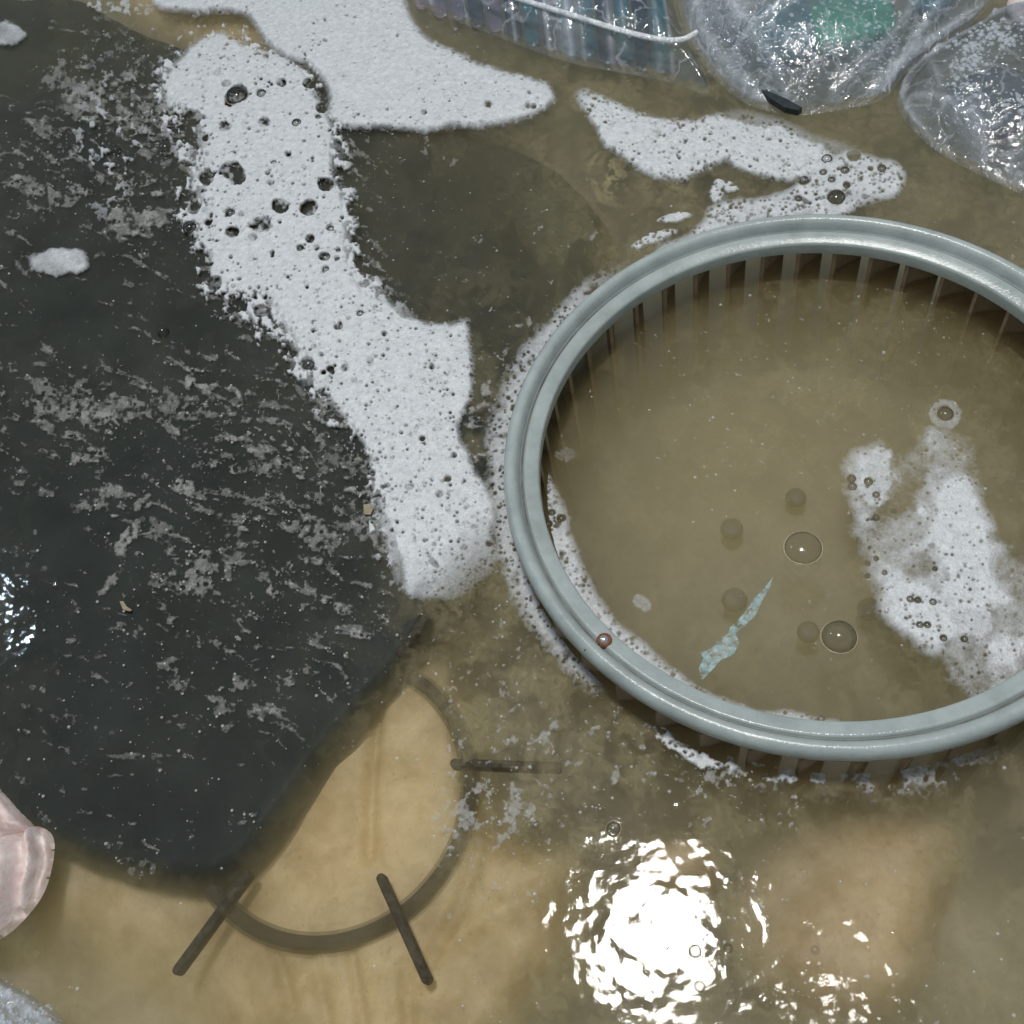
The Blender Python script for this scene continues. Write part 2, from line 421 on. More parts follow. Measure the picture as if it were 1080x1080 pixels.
sunken('black_sheet', SHEET, [(100, 60, 0.0047), (200, 45, 0.0056), (100, 160, 0.0015), (60, 330, 0.0018), (250, 330, 0.0015), (380, 420, 0.0014), (410, 560, 0.0015), (200, 500, 0.0012), (60, 560, 0.0012), (100, 720, 0.0012),
       (300, 700, 0.0015), (200, 850, 0.0018), (60, 830, 0.0018), (300, 150, 0.0024), (430, 200, 0.0074), (450, 260, 0.0068), (520, 250, 0.0102), (600, 250, 0.0163), (440, 320, 0.0068), (540, 350, 0.0095), (470, 420, 0.0031), (520, 160, 0.0136)],
       M_BLACK, 'wide black plastic sheet floating just under the scummy water', 'sheet', .024, .001, -.013, (), 5, 300, .0006, .0025)
sunken('cream_sheet', [(-80, 880), (20, 860), (150, 760), (300, 660), (400, 640), (470, 690), (500, 770), (506, 850), (540, 890), (602, 892), (604, 950), (590, 1010), (550, 1075), (500, 1140), (120, 1150), (-80, 1110)],
       [(60, 930, .024), (-20, 960, .034), (140, 960, .021), (50, 1020, .056), (150, 1065, .044), (350, 820, .018), (450, 760, .020), (420, 700, .024), (350, 920, .018), (300, 1050, .022), (420, 1040, .017), (520, 960, .018), (570, 930, .022), (560, 1040, .022)],
       M_PLATE, 'creased cream plastic sheet sunk under the dark barred ring', 'sheet', .05, .014, -.020,
       [([(408, 690), (396, 800), (392, 905)], -.004, .003), ([(372, 1000), (380, 1040), (388, 1100)], -.004, .003), ([(330, 1000), (340, 1040), (350, 1100)], -.003, .003), ([(505, 900), (480, 980), (440, 1040)], -.004, .004),
        ([(290, 1000), (310, 1060)], -.004, .003), ([(430, 1020), (436, 1100)], -.004, .003), ([(340, 1010), (300, 1070), (260, 1100)], .003, .004), ([(470, 1000), (540, 960), (580, 930)], .003, .005)], 15)

rc = at(np.array(345.), np.array(832.), -.011)
sring = empty('barred_ring', rc); tag(sring, 'dark sunken ring with six short bars over the cream plate', 'ring')
t = np.linspace(0, 2 * math.pi, 97)[:-1]
RR = .0665
tube('ring', np.stack([RR * np.cos(t), RR * np.sin(t), -.006 - .0015 * np.cos(t - .8)], 1), .0031, M_RING, sring, 12, True)
tube('blur_shell', np.stack([RR * np.cos(t), RR * np.sin(t), -.0062 - .0015 * np.cos(t - .8)], 1), .0047, M_BLUR_SHELL, sring, 12, True)  # added see-through shell imitating the ring's blur in murky water
BARS = [(262, 918, 182, 1027), (399, 921, 451, 1037), (474, 804, 592, 808), (453, 644, 419, 691), (98, 797, 192, 797), (262, 700, 225, 640)]
for (u0, v0, u1, v1) in BARS:
    zt = -.0004 if u0 == 453 else -.0042
    p = at(np.array(u0 * 1.), np.array(v0 * 1.), zt) - rc; q = at(np.array(u1 * 1.), np.array(v1 * 1.), zt) - rc
    bar('bar', p, q, .0042, .006, M_BAR, sring)

# cream panel bottom right
sunken('plastic_board', [(800, 900), (860, 862), (930, 850), (1000, 858), (1018, 880), (1004, 940), (985, 1000), (962, 1062), (900, 1075), (830, 1060), (780, 1010), (770, 950)],
       [(800, 960, .034), (860, 900, .030), (960, 900, .021), (930, 960, .019), (960, 1030, .022), (860, 1020, .026), (1000, 890, .024)], M_PANEL, 'tilted cream plastic board sunk in the lower right water', 'board', .03, .018, -.018, (), 25, 120, .001, .002)
sunken('plastic_piece', [(95, -60), (130, 4), (195, 40), (268, 46), (312, 66), (330, 40), (260, -10), (200, -60)], [(200, 20, .014)], M_PANEL, 'sunken tan piece in the gap between two foam patches at the top edge', 'plastic piece', .03, .010, -.012, (), 27, 60, .001, .003)
sunken('plastic_piece', [(670, 890), (720, 872), (760, 890), (750, 930), (690, 940)], [(715, 900, .024)], M_PANEL, 'small sunken cream piece above the glaring light reflection', 'plastic piece', .04, .010, -.014, (), 26, 60, .001, .002)

# ------------------------------------------------------------------ fan wheel
FC = np.array([.14661, .24664]); RT = .0105
fan = empty('fan_wheel', (FC[0], FC[1], .0202)); tag(fan, 'big round grey rimmed blower wheel half sunk in the water', 'fan wheel')
prof = [(.1328, -.004), (.1326, .0020), (.1329, .0030), (.1336, .0035), (.1388, .0050), (.1398, .0050), (.1404, .0040), (.1410, .0026), (.1416, .0026), (.1421, .0046),
        (.1428, .0082), (.1442, .0099), (.1460, .0104), (.1480, .0096), (.1494, .0076), (.1500, .0048), (.1497, .0022), (.1485, .0006), (.146, 0), (.146, -.004), (.1328, -.004)]
n = 240; V = []; Fc = []
for (r, zz) in prof:
    for i in range(n):
        an = 2 * math.pi * i / n; V.append((r * math.cos(an), r * math.sin(an), zz))
for k in range(len(prof) - 1):
    for i in range(n):
        j = (i + 1) % n; Fc.append((k * n + i, k * n + j, (k + 1) * n + j, (k + 1) * n + i))
rim = link('rim', mesh('rim', V, np.array(Fc)), M_RIM, fan)
t = np.linspace(0, 2 * math.pi, 241)[:-1]
tube('groove_strip', np.stack([.1413 * np.cos(t), .1413 * np.sin(t), 0 * t + .0025], 1), .0008, M_GROOVE, fan, 6, True)  # darker strip laid along the bottom of the rim's groove
# one blade: curved slat
bl = []; m = 6
for k in range(m):
    s = k / (m - 1); r = .1484 - .0152 * s; an = .098 * math.sin(s * 1.4)
    bl.append((r * math.cos(an), r * math.sin(an)))
bl = np.array(bl); nb = np.gradient(bl, axis=0); nb = np.stack([-nb[:, 1], nb[:, 0]], 1); nb /= np.linalg.norm(nb, axis=1)[:, None]
out = np.concatenate([bl + nb * .0011, (bl - nb * .0011)[::-1]]); N = len(out)
V = np.concatenate([np.c_[out, np.full(N, -.002)], np.c_[out, np.full(N, -.108)]])
Fc = [tuple(range(N)), tuple(range(2 * N - 1, N - 1, -1))] + [(i, N + i, N + (i + 1) % N, (i + 1) % N) for i in range(N)]
bme = mesh('blade', V, Fc, False); bme.materials.append(M_BLADE)
NBL = 44
for k in range(NBL):
    o = link('blade', bme, None, fan); o.rotation_euler = (0, 0, 2 * math.pi * k / NBL)
disc('base', 0, 0, -.106, .149, .004, M_FBASE, fan, rings=(0, .3, .72, .86, .97, 1), drop=(-.040, -.036, -.028, -.008, 0, .001))
for (uu, vv, rr) in [(840, 522, .0055), (772, 555, .006), (775, 630, .0065), (853, 664, .0055), (918, 640, .006), (912, 548, .006)]:
    p = at(np.array(uu * 1.), np.array(vv * 1.), -.034)
    c = disc('dark_disc', 0, 0, 0, rr, .004, M_DARK, fan, 20, rings=(0, .6, .9, 1), drop=(0, 0, .001, .003)); c.location = (p[0] - FC[0], p[1] - FC[1], -.0202 - .034)  # faint dark discs over the raised base of the wheel
# rivet and seam at the joint of the rim
pr = at(np.array(629.), np.array(681.), .0265); ang = math.atan2(pr[1] - FC[1], pr[0] - FC[0])
def dome(name, R, flat, mat, parent=None, loc=None, n=14, m=6):
    V = [(0, 0, R * flat)]; Fc = []
    for k in range(1, m + 1):
        ph = math.pi / 2 * k / m
        for i in range(n):
            an = 2 * math.pi * i / n; V.append((R * math.sin(ph) * math.cos(an), R * math.sin(ph) * math.sin(an), R * flat * math.cos(ph)))
    for i in range(n): Fc.append((0, 1 + i, 1 + (i + 1) % n))
    for k in range(m - 1):
        for i in range(n):
            j = (i + 1) % n; a = 1 + k * n; Fc.append((a + i, a + n + i, a + n + j, a + j))
    return link(name, mesh(name, V, Fc), mat, parent, loc)
rv = dome('rivet', .0036, .45, M_BROWN, fan, (.1385 * math.cos(ang), .1385 * math.sin(ang), .0046))
hd = dome('rivet_head', .0021, .7, M_BRIGHT, rv, (-.0001, .0001, .0009))
bar('seam', (.1412 * math.cos(ang), .1412 * math.sin(ang), .0064), (.1490 * math.cos(ang - .008), .1490 * math.sin(ang - .008), .0098), .0005, .004, M_DARK, fan)

# ------------------------------------------------------------------ foam fields (photo coordinates, sampled on the water plane)
G0, G1 = -50, 1130
gx = np.arange(G0, G1 + 1.0); GU, GV = np.meshgrid(gx, gx)
def warp(amp, seed, sc=40, sl=(slice(None), slice(None))):
    U, V_ = GU[sl], GV[sl]
    a = (fbm(U / sc, V_ / sc, seed, 5) - .5) * 2 * amp; b_ = (fbm(U / sc, V_ / sc, seed + 50, 5) - .5) * 2 * amp
    return U + a, V_ + b_
def blur(A, r):
    for _ in range(2):
        for ax in (0, 1):
            P = np.pad(A, [(r + 1, r) if i == ax else (0, 0) for i in (0, 1)], mode='edge')
            C = np.cumsum(P, ax); k = 2 * r + 1
            A = (np.take(C, range(k, C.shape[ax]), ax) - np.take(C, range(0, C.shape[ax] - k), ax)) / k
    return A
def window(u0, u1, v0, v1):
    c = lambda t: int(min(max(t - G0, 0), len(gx)))
    return (slice(c(v0), c(v1)), slice(c(u0), c(u1)))
def patch(poly, amp=10, seed=0, soft=5, sc=40):
    P = smooth_poly(poly, 1); m = amp + soft * 3 + 4; out = np.zeros(GU.shape)
    sl = window(P[:, 0].min() - m, P[:, 0].max() + m, P[:, 1].min() - m, P[:, 1].max() + m)
    X, Y = warp(amp, seed, sc, sl)
    out[sl] = blur(inside(P, X, Y).astype(float), soft)
    return out
def blob(u, v, ru, rv, rot=0, amp=.5, seed=0, sc=14):
    m = max(ru, rv) * 1.3 + amp * min(ru, rv) + 3; out = np.zeros(GU.shape); sl = window(u - m, u + m, v - m, v + m)
    X, Y = warp(amp * min(ru, rv), seed, sc, sl); c, s = math.cos(rot), math.sin(rot)
    dx, dy = X - u, Y - v
    out[sl] = sm(1.15, .75, np.hypot((dx * c + dy * s) / ru, (-dx * s + dy * c) / rv))
    return out
fine = fbm(GU / 5, GV / 5, 101, 3); mid = fbm(GU / 16, GV / 16, 102, 4); big = fbm(GU / 60, GV / 60, 103, 4)

def holes(D, lst):
    for (hu, hv, r) in lst:
        w = int(r * 2 + 6); i0, j0 = int(hv) - G0, int(hu) - G0
        sl = (slice(max(i0 - w, 0), i0 + w + 1), slice(max(j0 - w, 0), j0 + w + 1))
        q = np.hypot(GU[sl] - hu, (GV[sl] - hv) * 1.12)
        if r > 4: q = q + (mid[sl] - .5) * r * 1.1
        D[sl] *= sm(r - 1.1, r + 1.0, q)
    return D
def pepper(D, n, rmin, rmax, seed, thr=.35):
    g = np.random.default_rng(seed); H = []
    jj, ii = np.where(D > thr)
    if len(jj) == 0: return D
    k = g.integers(0, len(jj), n)
    for a_ in k: H.append((gx[ii[a_]] + g.random(), gx[jj[a_]] + g.random(), rmin + (rmax - rmin) * g.random() ** 3))
    return holes(D, H)

BAND = [(172, 90), (186, 58), (207, 42), (238, 38), (272, 55), (312, 72), (332, 95), (347, 118), (351, 150), (345, 185), (360, 212), (365, 262), (371, 300), (400, 325), (440, 346),
        (480, 340), (498, 345), (502, 390), (490, 430), (487, 475), (500, 510), (527, 535), (530, 585), (526, 608), (490, 632), (440, 645), (424, 640), (419, 600), (404, 540), (386, 480),
        (362, 440), (330, 410), (312, 382), (282, 352), (264, 325), (232, 306), (210, 290), (216, 262), (196, 232), (200, 202), (186, 172), (166, 150), (170, 112)]
UPPER = [(150, -40), (160, 6), (200, 12), (240, 8), (270, 20), (286, 45), (310, 65), (328, 72), (350, 95), (350, 120), (362, 132), (430, 136), (480, 133), (540, 131), (575, 117), (591, 98),
         (575, 84), (520, 78), (480, 60), (442, 30), (430, 5), (400, -40)]
FARR = [(604, 92), (640, 100), (665, 122), (700, 125), (740, 122), (780, 125), (830, 136), (870, 150), (892, 166), (860, 182), (820, 192), (782, 182), (768, 160), (757, 176), (720, 186), (690, 187), (668, 170), (640, 150), (616, 120)]
RIMB = [(745, 214), (800, 208), (838, 196), (858, 170), (890, 160), (932, 165), (962, 186), (950, 206), (905, 215), (892, 230), (850, 232), (800, 238), (740, 254), (700, 270), (676, 288), (690, 262), (735, 240)]
IN1 = [(566, 490), (574, 496), (592, 530), (602, 560), (612, 600), (642, 642), (690, 692), (742, 732), (800, 750), (870, 752), (918, 772), (860, 776), (780, 770), (720, 745), (675, 718), (615, 662), (584, 612), (568, 560)]
FANF = [(894, 480), (925, 470), (950, 482), (966, 478), (960, 452), (985, 456), (1010, 465), (1025, 480), (1028, 520), (1045, 560), (1075, 590), (1125, 615), (1125, 660), (1072, 692), (1068, 736), (1035, 744), (1008, 712), (975, 682),
        (930, 642), (905, 602), (897, 560), (900, 530), (890, 502)]

D_band = patch(BAND, 15, 1, 6)
D_band = np.clip(blur(D_band, 3) * 1.2 - .8 * (fine - .28) * sm(1.0, .3, D_band) - .35 * (mid - .4) - .5 * sm(.52, .75, big) * (mid - .2), 0, 1)
D_band *= 1 - .50 * sm(560, 650, GV) * sm(.3, .65, big + .12) - .45 * sm(430, 520, GU) * sm(480, 590, GV)
D_band *= 1 - .5 * blob(180, 165, 35, 60, 0, .5, 4) * sm(.40, .6, fine)
D_band = np.maximum(D_band, .62 * patch([(385, 520), (405, 500), (425, 560), (425, 640), (405, 570)], 8, 77, 5))
lace = fbm(GU / 7 + 40, GV / 7, 331, 5); prox = blur(D_band, 22)
D_band = np.maximum(D_band, .85 * sm(.52, .66, lace + .35 * (prox - .25)) * sm(.03, .30, prox) * sm(470, 380, GU) * sm(.9, .5, D_band))
D_band = np.maximum(D_band, .60 * sm(.54, .68, lace) * np.exp(-((GU - 120) / 55) ** 2 - ((GV - 150) / 95) ** 2) * 1.2)
D_band = holes(D_band, [(250, 102, 12), (205, 124, 10), (246, 184, 13), (219, 189, 8), (197, 207, 8), (275, 238, 11), (297, 218, 8), (328, 221, 9), (286, 194, 5), (238, 136, 6), (279, 131, 6), (267, 252, 5), (327, 253, 5),
                               (185, 190, 10), (206, 222, 7), (246, 247, 6), (240, 90, 5), (297, 88, 5), (325, 384, 8), (349, 390, 4), (365, 390, 5), (228, 300, 9), (275, 330, 8), (345, 196, 8), (318, 65, 7), (327, 88, 7), (340, 115, 6)])
D_band = pepper(pepper(D_band, 1300, .8, 1.9, 11), 90, 1.8, 4.5, 12)
D_band = holes(D_band, [(q[0], q[1], q[2] * .9) for q in [(276, 99, 5), (313, 130, 5), (343, 272, 6), (349, 242, 4), (357, 265, 3), (344, 285, 4), (243, 225, 5), (200, 240, 7), (317, 262, 4), (380, 331, 4), (325, 384, 6), (289, 172, 3), (356, 274, 3), (332, 351, 3), (174, 155, 6), (122, 158, 5)]])
wl_ = np.exp(-((GU - 182) / 34) ** 2) * sm(95, 130, GV) * sm(330, 290, GV) + np.exp(-((GU - 250 - (GV - 300) * .62) / 26) ** 2) * sm(280, 320, GV) * sm(560, 500, GV)
D_band = np.clip(D_band - 1.1 * wl_ * sm(.56, .44, .5 * fine + .5 * mid), 0, 1)
def halo(D, r, k, lo=.30, hi=.62): return np.maximum(D, k * blur(D, r) * sm(lo, hi, .6 * fine + .4 * mid))
D_band = halo(D_band, 7, .8); D_band = np.maximum(D_band, .75 * blur(D_band, 15) * sm(.50, .62, .55 * fine + .45 * mid) * sm(420, 340, GU))
D_up = patch(UPPER, 9, 21, 6); D_up = np.clip(blur(D_up, 3) * 1.2 - .7 * (fine - .28) * sm(1.0, .3, D_up) - .25 * (mid - .4), 0, 1)
D_up = np.maximum(D_up, .55 * blob(125, 8, 40, 8, .1, .6, 23) * sm(.35, .6, fine))
D_up = pepper(holes(D_up, [(515, 112, 4), (557, 114, 3), (563, 114, 3), (448, 120, 3)]), 420, .7, 1.5, 13)
D_up = halo(D_up, 6, .8)
D_far = patch(FARR, 11, 31, 5); D_far = np.clip(blur(D_far, 3) * 1.2 - .75 * (fine - .28) * sm(1.0, .3, D_far) - .35 * (mid - .4), 0, 1) * (1 - .35 * sm(120, 100, GV))
D_far = np.maximum(D_far, .5 * patch([(740, 120), (790, 118), (860, 140), (910, 160), (960, 180), (930, 168), (860, 160)], 8, 34, 7))
D_far = pepper(D_far, 450, .8, 1.9, 14)
D_far = halo(D_far, 6, .8)
D_rim = .8 * patch(RIMB, 8, 41, 4); D_rim = np.clip(D_rim - .3 * (mid - .4), 0, 1)
for q in [(712, 230, 20, 5, -.2), (690, 252, 26, 6, -.35), (755, 205, 8, 8, 0), (765, 197, 14, 5, .3)]: D_rim = np.maximum(D_rim, .75 * blob(*q, .7, int(q[0])))
D_rim = pepper(holes(D_rim, [(882, 209, 10), (868, 182, 4), (891, 180, 5), (930, 178, 5), (918, 179, 3), (877, 190, 4), (907, 190, 3), (893, 196, 4), (848, 190, 6), (872, 168, 6), (842, 210, 4), (850, 214, 3), (912, 208, 3), (900, 166, 7)]), 350, .9, 2, 15)
# froth hugging the outside of the rim
X0 = at(GU, GV, 0.0); RRf = np.hypot(X0[..., 0] - FC[0], X0[..., 1] - FC[1]); AAf = np.degrees(np.arctan2(X0[..., 1] - FC[1], X0[..., 0] - FC[0])) % 360
Xr = at(GU, GV, .0252); RRp = np.hypot(Xr[..., 0] - FC[0], Xr[..., 1] - FC[1])
arc = sm(95, 120, AAf) * sm(222, 200, AAf)
D_hug = .62 * arc * sm(.148, .150, RRp) * sm(.166, .153, RRp + .012 * (mid - .5)) * sm(.25, .55, mid + .15)
D_hug = np.maximum(D_hug, .6 * sm(225, 240, AAf) * sm(290, 262, AAf) * sm(.150, .154, RRp) * sm(.178, .156, RRp + .03 * (mid - .5)) * sm(.40, .62, mid))
for q in [(722, 792, 40, 7, .45), (768, 812, 44, 8, .2), (830, 822, 40, 5, .05), (690, 765, 26, 6, .6), (745, 806, 22, 5, .4)]: D_hug = np.maximum(D_hug, .8 * blob(*q, .9, int(q[0])) * sm(.3, .55, mid))
D_hug = pepper(D_hug, 350, .9, 2.2, 16, .25)
D_in = .72 * patch(IN1, 9, 51, 5); D_in = np.clip(D_in - .35 * (mid - .45), 0, 1)
D_in = np.maximum(D_in, .35 * blob(676, 636, 13, 8, .6, .6, 52)); D_in = np.maximum(D_in, .25 * blob(595, 480, 14, 7, 0, .6, 53))
D_in = pepper(holes(D_in, [(569, 529, 5), (578, 553, 5), (592, 547, 5), (582, 541, 4), (573, 562, 5), (589, 553, 3), (583, 592, 8), (602, 541, 3)]), 260, .9, 2.2, 17)
D_fan = patch(FANF, 13, 61, 11); D_fan = np.clip(D_fan * (.50 + .85 * sm(.35, .68, big)) - .45 * (mid - .45), 0, .92)
D_fan *= 1 - .5 * blob(950, 500, 30, 50, .5, .8, 62, 30); D_fan = np.maximum(D_fan, .75 * blob(922, 505, 24, 32, .2, .5, 63)); D_fan = np.maximum(D_fan, .8 * blob(1020, 640, 34, 44, -.4, .5, 64))
rb = np.hypot(GU - 997, (GV - 437) * 1.1); D_fan = np.maximum(D_fan, .45 * sm(20, 15, rb + 5 * (fine - .5)))
D_fan = pepper(holes(holes(D_fan, [(997, 437, 9)]), [(q[0], q[1], q[2] * .9) for q in [(898, 505, 5), (899, 513, 5), (916, 508, 5), (924, 522, 4), (924, 546, 4), (943, 539, 3), (924, 589, 3), (915, 594, 3), (933, 604, 3), (915, 607, 3), (960, 632, 4), (968, 633, 4), (984, 635, 4), (970, 659, 4), (978, 659, 4), (995, 673, 4), (1017, 674, 4), (986, 600, 3), (1038, 734, 5)]]), 300, .9, 2, 18)
D_isl = np.maximum(.72 * blob(62, 276, 32, 15, -.05, .35, 71), .6 * blob(6, 36, 22, 13, 0, .5, 72))

D_fan = .86 * halo(D_fan, 8, .7); D_isl = halo(D_isl, 6, .8); D_rim = halo(D_rim, 6, .7); D_in = halo(D_in, 5, .7)
D_isl *= .5 + .8 * mid
# grey scum over the black sheet and by the fan
g1 = fbm(GU / 6, GV / 6, 201, 5); g2 = fbm(GU / 17, GV / 17, 202, 5)
X, Y = GU * .9 + GV * .35, GV * .9 - GU * .35
g3 = fbm(X / 11, Y / 4.5, 203, 4); g4 = fbm(X / 4, Y / 2.4, 204, 2)
sheet_in = sm(-10, 12, sdf(SH, GU, GV)) if False else blur(inside(SH, GU, GV).astype(float), 8)
left = sheet_in * sm(470, 380, GU + .0 * GV)
def idwc(pts, u, v, p):
    st = 8; q = np.arange(G0, G1 + st + 1.0, st); A, B = np.meshgrid(q, q); c = idw(pts, A, B, p); n = len(gx)
    f = (gx - G0) / st; i = f.astype(int); t = f - i
    r = c[i] * (1 - t)[:, None] + c[i + 1] * t[:, None]
    return r[:, i] * (1 - t) + r[:, i + 1] * t
wt = idwc([(30, 40, .1), (100, 90, .95), (150, 120, 1.0), (60, 190, .85), (140, 200, .75), (170, 260, .85), (60, 250, .55), (80, 330, .15), (200, 330, .2), (30, 390, .6), (100, 430, 1.0), (200, 440, .95), (300, 400, .7), (260, 350, .75), (330, 470, 1.0),
          (390, 520, 1.0), (60, 560, .1), (100, 600, .15), (30, 480, .6), (200, 520, .8), (130, 520, .75), (300, 580, .85), (380, 620, .8), (200, 620, .8), (130, 680, .55), (260, 700, .65), (200, 760, .5), (60, 720, .3), (130, 820, .3), (250, 800, .3), (180, 880, .25)], GU, GV, 3)
fx = GU + 46 * (fbm(GU / 70, GV / 70, 221, 3) - .5); fy = GV + 46 * (fbm(GU / 70, GV / 70, 222, 3) - .5)
rx, ry = fx * .93 + fy * .37, fy * .93 - fx * .37
str1 = fbm(rx / 30, ry / 7, 223, 5); str2 = 1 - np.abs(2 * fbm(rx / 26, ry / 12, 224, 4) - 1)
sp1 = fbm(GU / 2.6, GV / 2.2, 225, 2)
D_sc = left * np.clip(.42 * sm(.60 - .16 * wt, .80 - .16 * wt, .62 * str1 + .38 * g1) + .34 * sm(.93 - .05 * wt, .995, str2) * sm(.35, .6, g1) * wt + .30 * sm(.55, .8, g2) * sm(.5, .9, wt) * sm(.38, .62, g1), 0, .7)
D_sc = np.maximum(D_sc, left * (.25 + .5 * wt) * sm(.80 - .10 * wt, .90, sp1) * sm(.1, .5, wt + .15))
for (bu, bv, ru, rv, ro, dd) in [(95, 432, 80, 16, .05, .52), (60, 415, 36, 10, .2, .45), (135, 568, 26, 8, -1.0, .6), (118, 612, 22, 7, -.9, .5), (105, 525, 30, 12, -.4, .5), (195, 512, 13, 9, .3, .6), (150, 530, 12, 6, -.5, .5), (208, 610, 22, 28, .3, .5),
                             (165, 612, 14, 9, 0, .4), (325, 560, 24, 22, .5, .5), (285, 492, 16, 12, .4, .5), (350, 480, 22, 20, .2, .4), (130, 235, 24, 14, -.3, .55), (62, 85, 14, 16, .2, .5), (65, 70, 7, 22, .1, .5), (110, 120, 46, 14, .15, .5), (95, 95, 28, 12, .9, .5), (160, 120, 20, 18, 0, .5),
                             (250, 724, 22, 6, -.25, .5), (145, 797, 40, 4, .0, .35), (55, 205, 34, 8, .3, .5), (165, 165, 22, 10, .3, .5), (170, 235, 18, 7, .4, .4), (145, 915, 26, 9, .3, .35), (390, 545, 22, 30, .2, .5), (190, 430, 40, 14, .1, .45), (260, 430, 30, 10, .2, .35)]:
    D_sc = np.maximum(D_sc, dd * blob(bu, bv, ru, rv, ro, 1.0, int(bu), 12) * (.35 + .65 * sm(.32, .6, g1)))
D_sc *= .82 * (1 - .97 * sm(.3, .6, D_band))
D_sc = pepper(D_sc, 300, 1, 3, 19, .2)
wt2 = idwc([(520, 870, 1.0), (560, 800, .9), (520, 720, .7), (600, 700, .65), (640, 770, .8), (700, 790, .8), (760, 830, .95), (820, 830, .7), (640, 870, .25), (400, 720, .2), (400, 900, 0.0), (300, 1000, 0), (600, 1000, 0), (750, 920, .1), (900, 900, .1), (480, 660, .6),
           (1000, 850, .15), (150, 960, .2), (60, 960, .1), (800, 200, .05), (560, 250, .3), (480, 400, .75), (430, 250, .25), (380, 160, .8), (640, 180, .15), (520, 170, .15), (500, 320, .4), (590, 310, .4), (500, 450, .9)], GU, GV, 3)
outf = sm(.149, .151, RRf)
D_s2 = outf * (1 - left) * np.clip(sm(.70 - .22 * wt2, .86 - .22 * wt2, .5 * g1 + .5 * g2) * .5 + sm(.84 - .12 * wt2, .92 - .1 * wt2, g4) * .5, 0, .6) * sm(.03, .3, wt2)
D_s2 *= 1 - .97 * sm(.2, .5, np.maximum(np.maximum(D_band, D_up), np.maximum(D_far, D_hug)))
wt3 = idwc([(860, 390, .9), (800, 480, .7), (700, 330, .5), (900, 360, .6), (1000, 330, .7), (620, 450, .2), (700, 550, .1), (760, 560, .4), (860, 560, .4), (860, 450, .6), (700, 640, .2), (880, 660, .6), (800, 700, .15), (950, 720, .3), (1050, 420, .3)], GU, GV, 3)
inf = sm(.1300, .1285, RRf)
D_s3 = inf * np.clip(sm(.86 - .12 * wt3, .95 - .10 * wt3, g4) * .6 + sm(.74 - .16 * wt3, .9 - .16 * wt3, .5 * g1 + .5 * g2) * .25, 0, .6) * (1 - sm(.1, .4, np.maximum(D_fan, D_in)))

# one fine lattice on the water plane, shared by every foam sheet
STEP = .00042
cor = at(np.array([-45., 1125, 1125, -45]), np.array([-45., -45, 1125, 1125]))
x0, x1, y0, y1 = cor[:, 0].min(), cor[:, 0].max(), cor[:, 1].min(), cor[:, 1].max()
nx = int((x1 - x0) / STEP); ny = int((y1 - y0) / STEP)
LX, LY = np.meshgrid(x0 + np.arange(nx) * STEP, y0 + np.arange(ny) * STEP)
LU, LV = pix(np.stack([LX, LY, 0 * LX + .0006], -1))
ok = (LU > -44) & (LU < 1124) & (LV > -44) & (LV < 1124)
fu = np.clip(LU - G0, 0, len(gx) - 2.001); fv = np.clip(LV - G0, 0, len(gx) - 2.001)
iu = fu.astype(int); iv = fv.astype(int); fu = fu - iu; fv = fv - iv
def sample(D):
    return ((D[iv, iu] * (1 - fu) + D[iv, iu + 1] * fu) * (1 - fv) + (D[iv + 1, iu] * (1 - fu) + D[iv + 1, iu + 1] * fu) * fv) * ok
RW = np.hypot(LX - FC[0], LY - FC[1])
ringfree = (RW < .1308) | (RW > .1488)
def foam(name, D, mat, label, cat, height=.0036, base=.0004, thr=.03, seed=0):
    d = sample(D)
    k = (d > thr) & ringfree
    q = k[:-1, :-1] | k[:-1, 1:] | k[1:, 1:] | k[1:, :-1]
    jj, ii = np.where(q)
    f = np.stack([jj * nx + ii, jj * nx + ii + 1, (jj + 1) * nx + ii + 1, (jj + 1) * nx + ii], 1)
    used, inv = np.unique(f, return_inverse=True); f = inv.reshape(-1, 4)
    X, Y, dd = LX.ravel()[used], LY.ravel()[used], d.ravel()[used]
    hgt = base + height * np.clip(dd, 0, 1) ** .8 * (.55 + .9 * fbm(X / .018, Y / .018, seed, 3)) + dd * .0009 * (fbm(X / .0022, Y / .0022, seed + 5, 2) - .5)
    o = link(name, mesh(name, np.stack([X, Y, np.maximum(hgt, .0002)], 1), f, True, {'froth': dd}), mat)
    return tag(o, label, cat, kind='stuff')
foam('foam_band', D_band, M_FOAM, 'long white foam band pitted with dark holes left of the grey rim', 'foam', .0024, seed=1)
foam('foam_patch', D_up, M_FOAM, 'thick white foam tongue along the top of the water', 'foam', .0026, seed=2)
foam('foam_patch', D_far, M_FOAM, 'white foam strip below the clear bags', 'foam', .0022, seed=3)
foam('foam_patch', D_rim, M_FOAM, 'thin bubbly foam behind the far edge of the grey rim', 'foam', .002, seed=4)
foam('foam_fringe', D_hug, M_FOAM, 'thin broken froth clinging to the outside of the grey rim', 'foam', .0015, seed=5)
foam('foam_fringe', D_in, M_FOAM, 'crescent of bubbly foam inside the near edge of the grey rim', 'foam', .002, seed=6)
foam('foam_patch', D_fan, M_FOAM, 'cloudy white foam island floating inside the grey rim', 'foam', .0013, seed=7)
foam('foam_patch', D_isl, M_FOAM, 'small oval foam fleck alone on the dark water at left', 'foam', .002, seed=8)
foam('scum', D_sc, M_SCUM, 'grey flecked scum over the black sheet', 'scum', .0012, seed=9)
foam('scum', D_s2, M_SCUM, 'scattered grey scum flecks in front of and beside the grey rim', 'scum', .0010, seed=10)
foam('scum', D_s3, M_SCUM, 'fine floating specks on the water inside the grey rim', 'scum', .0008, seed=11)

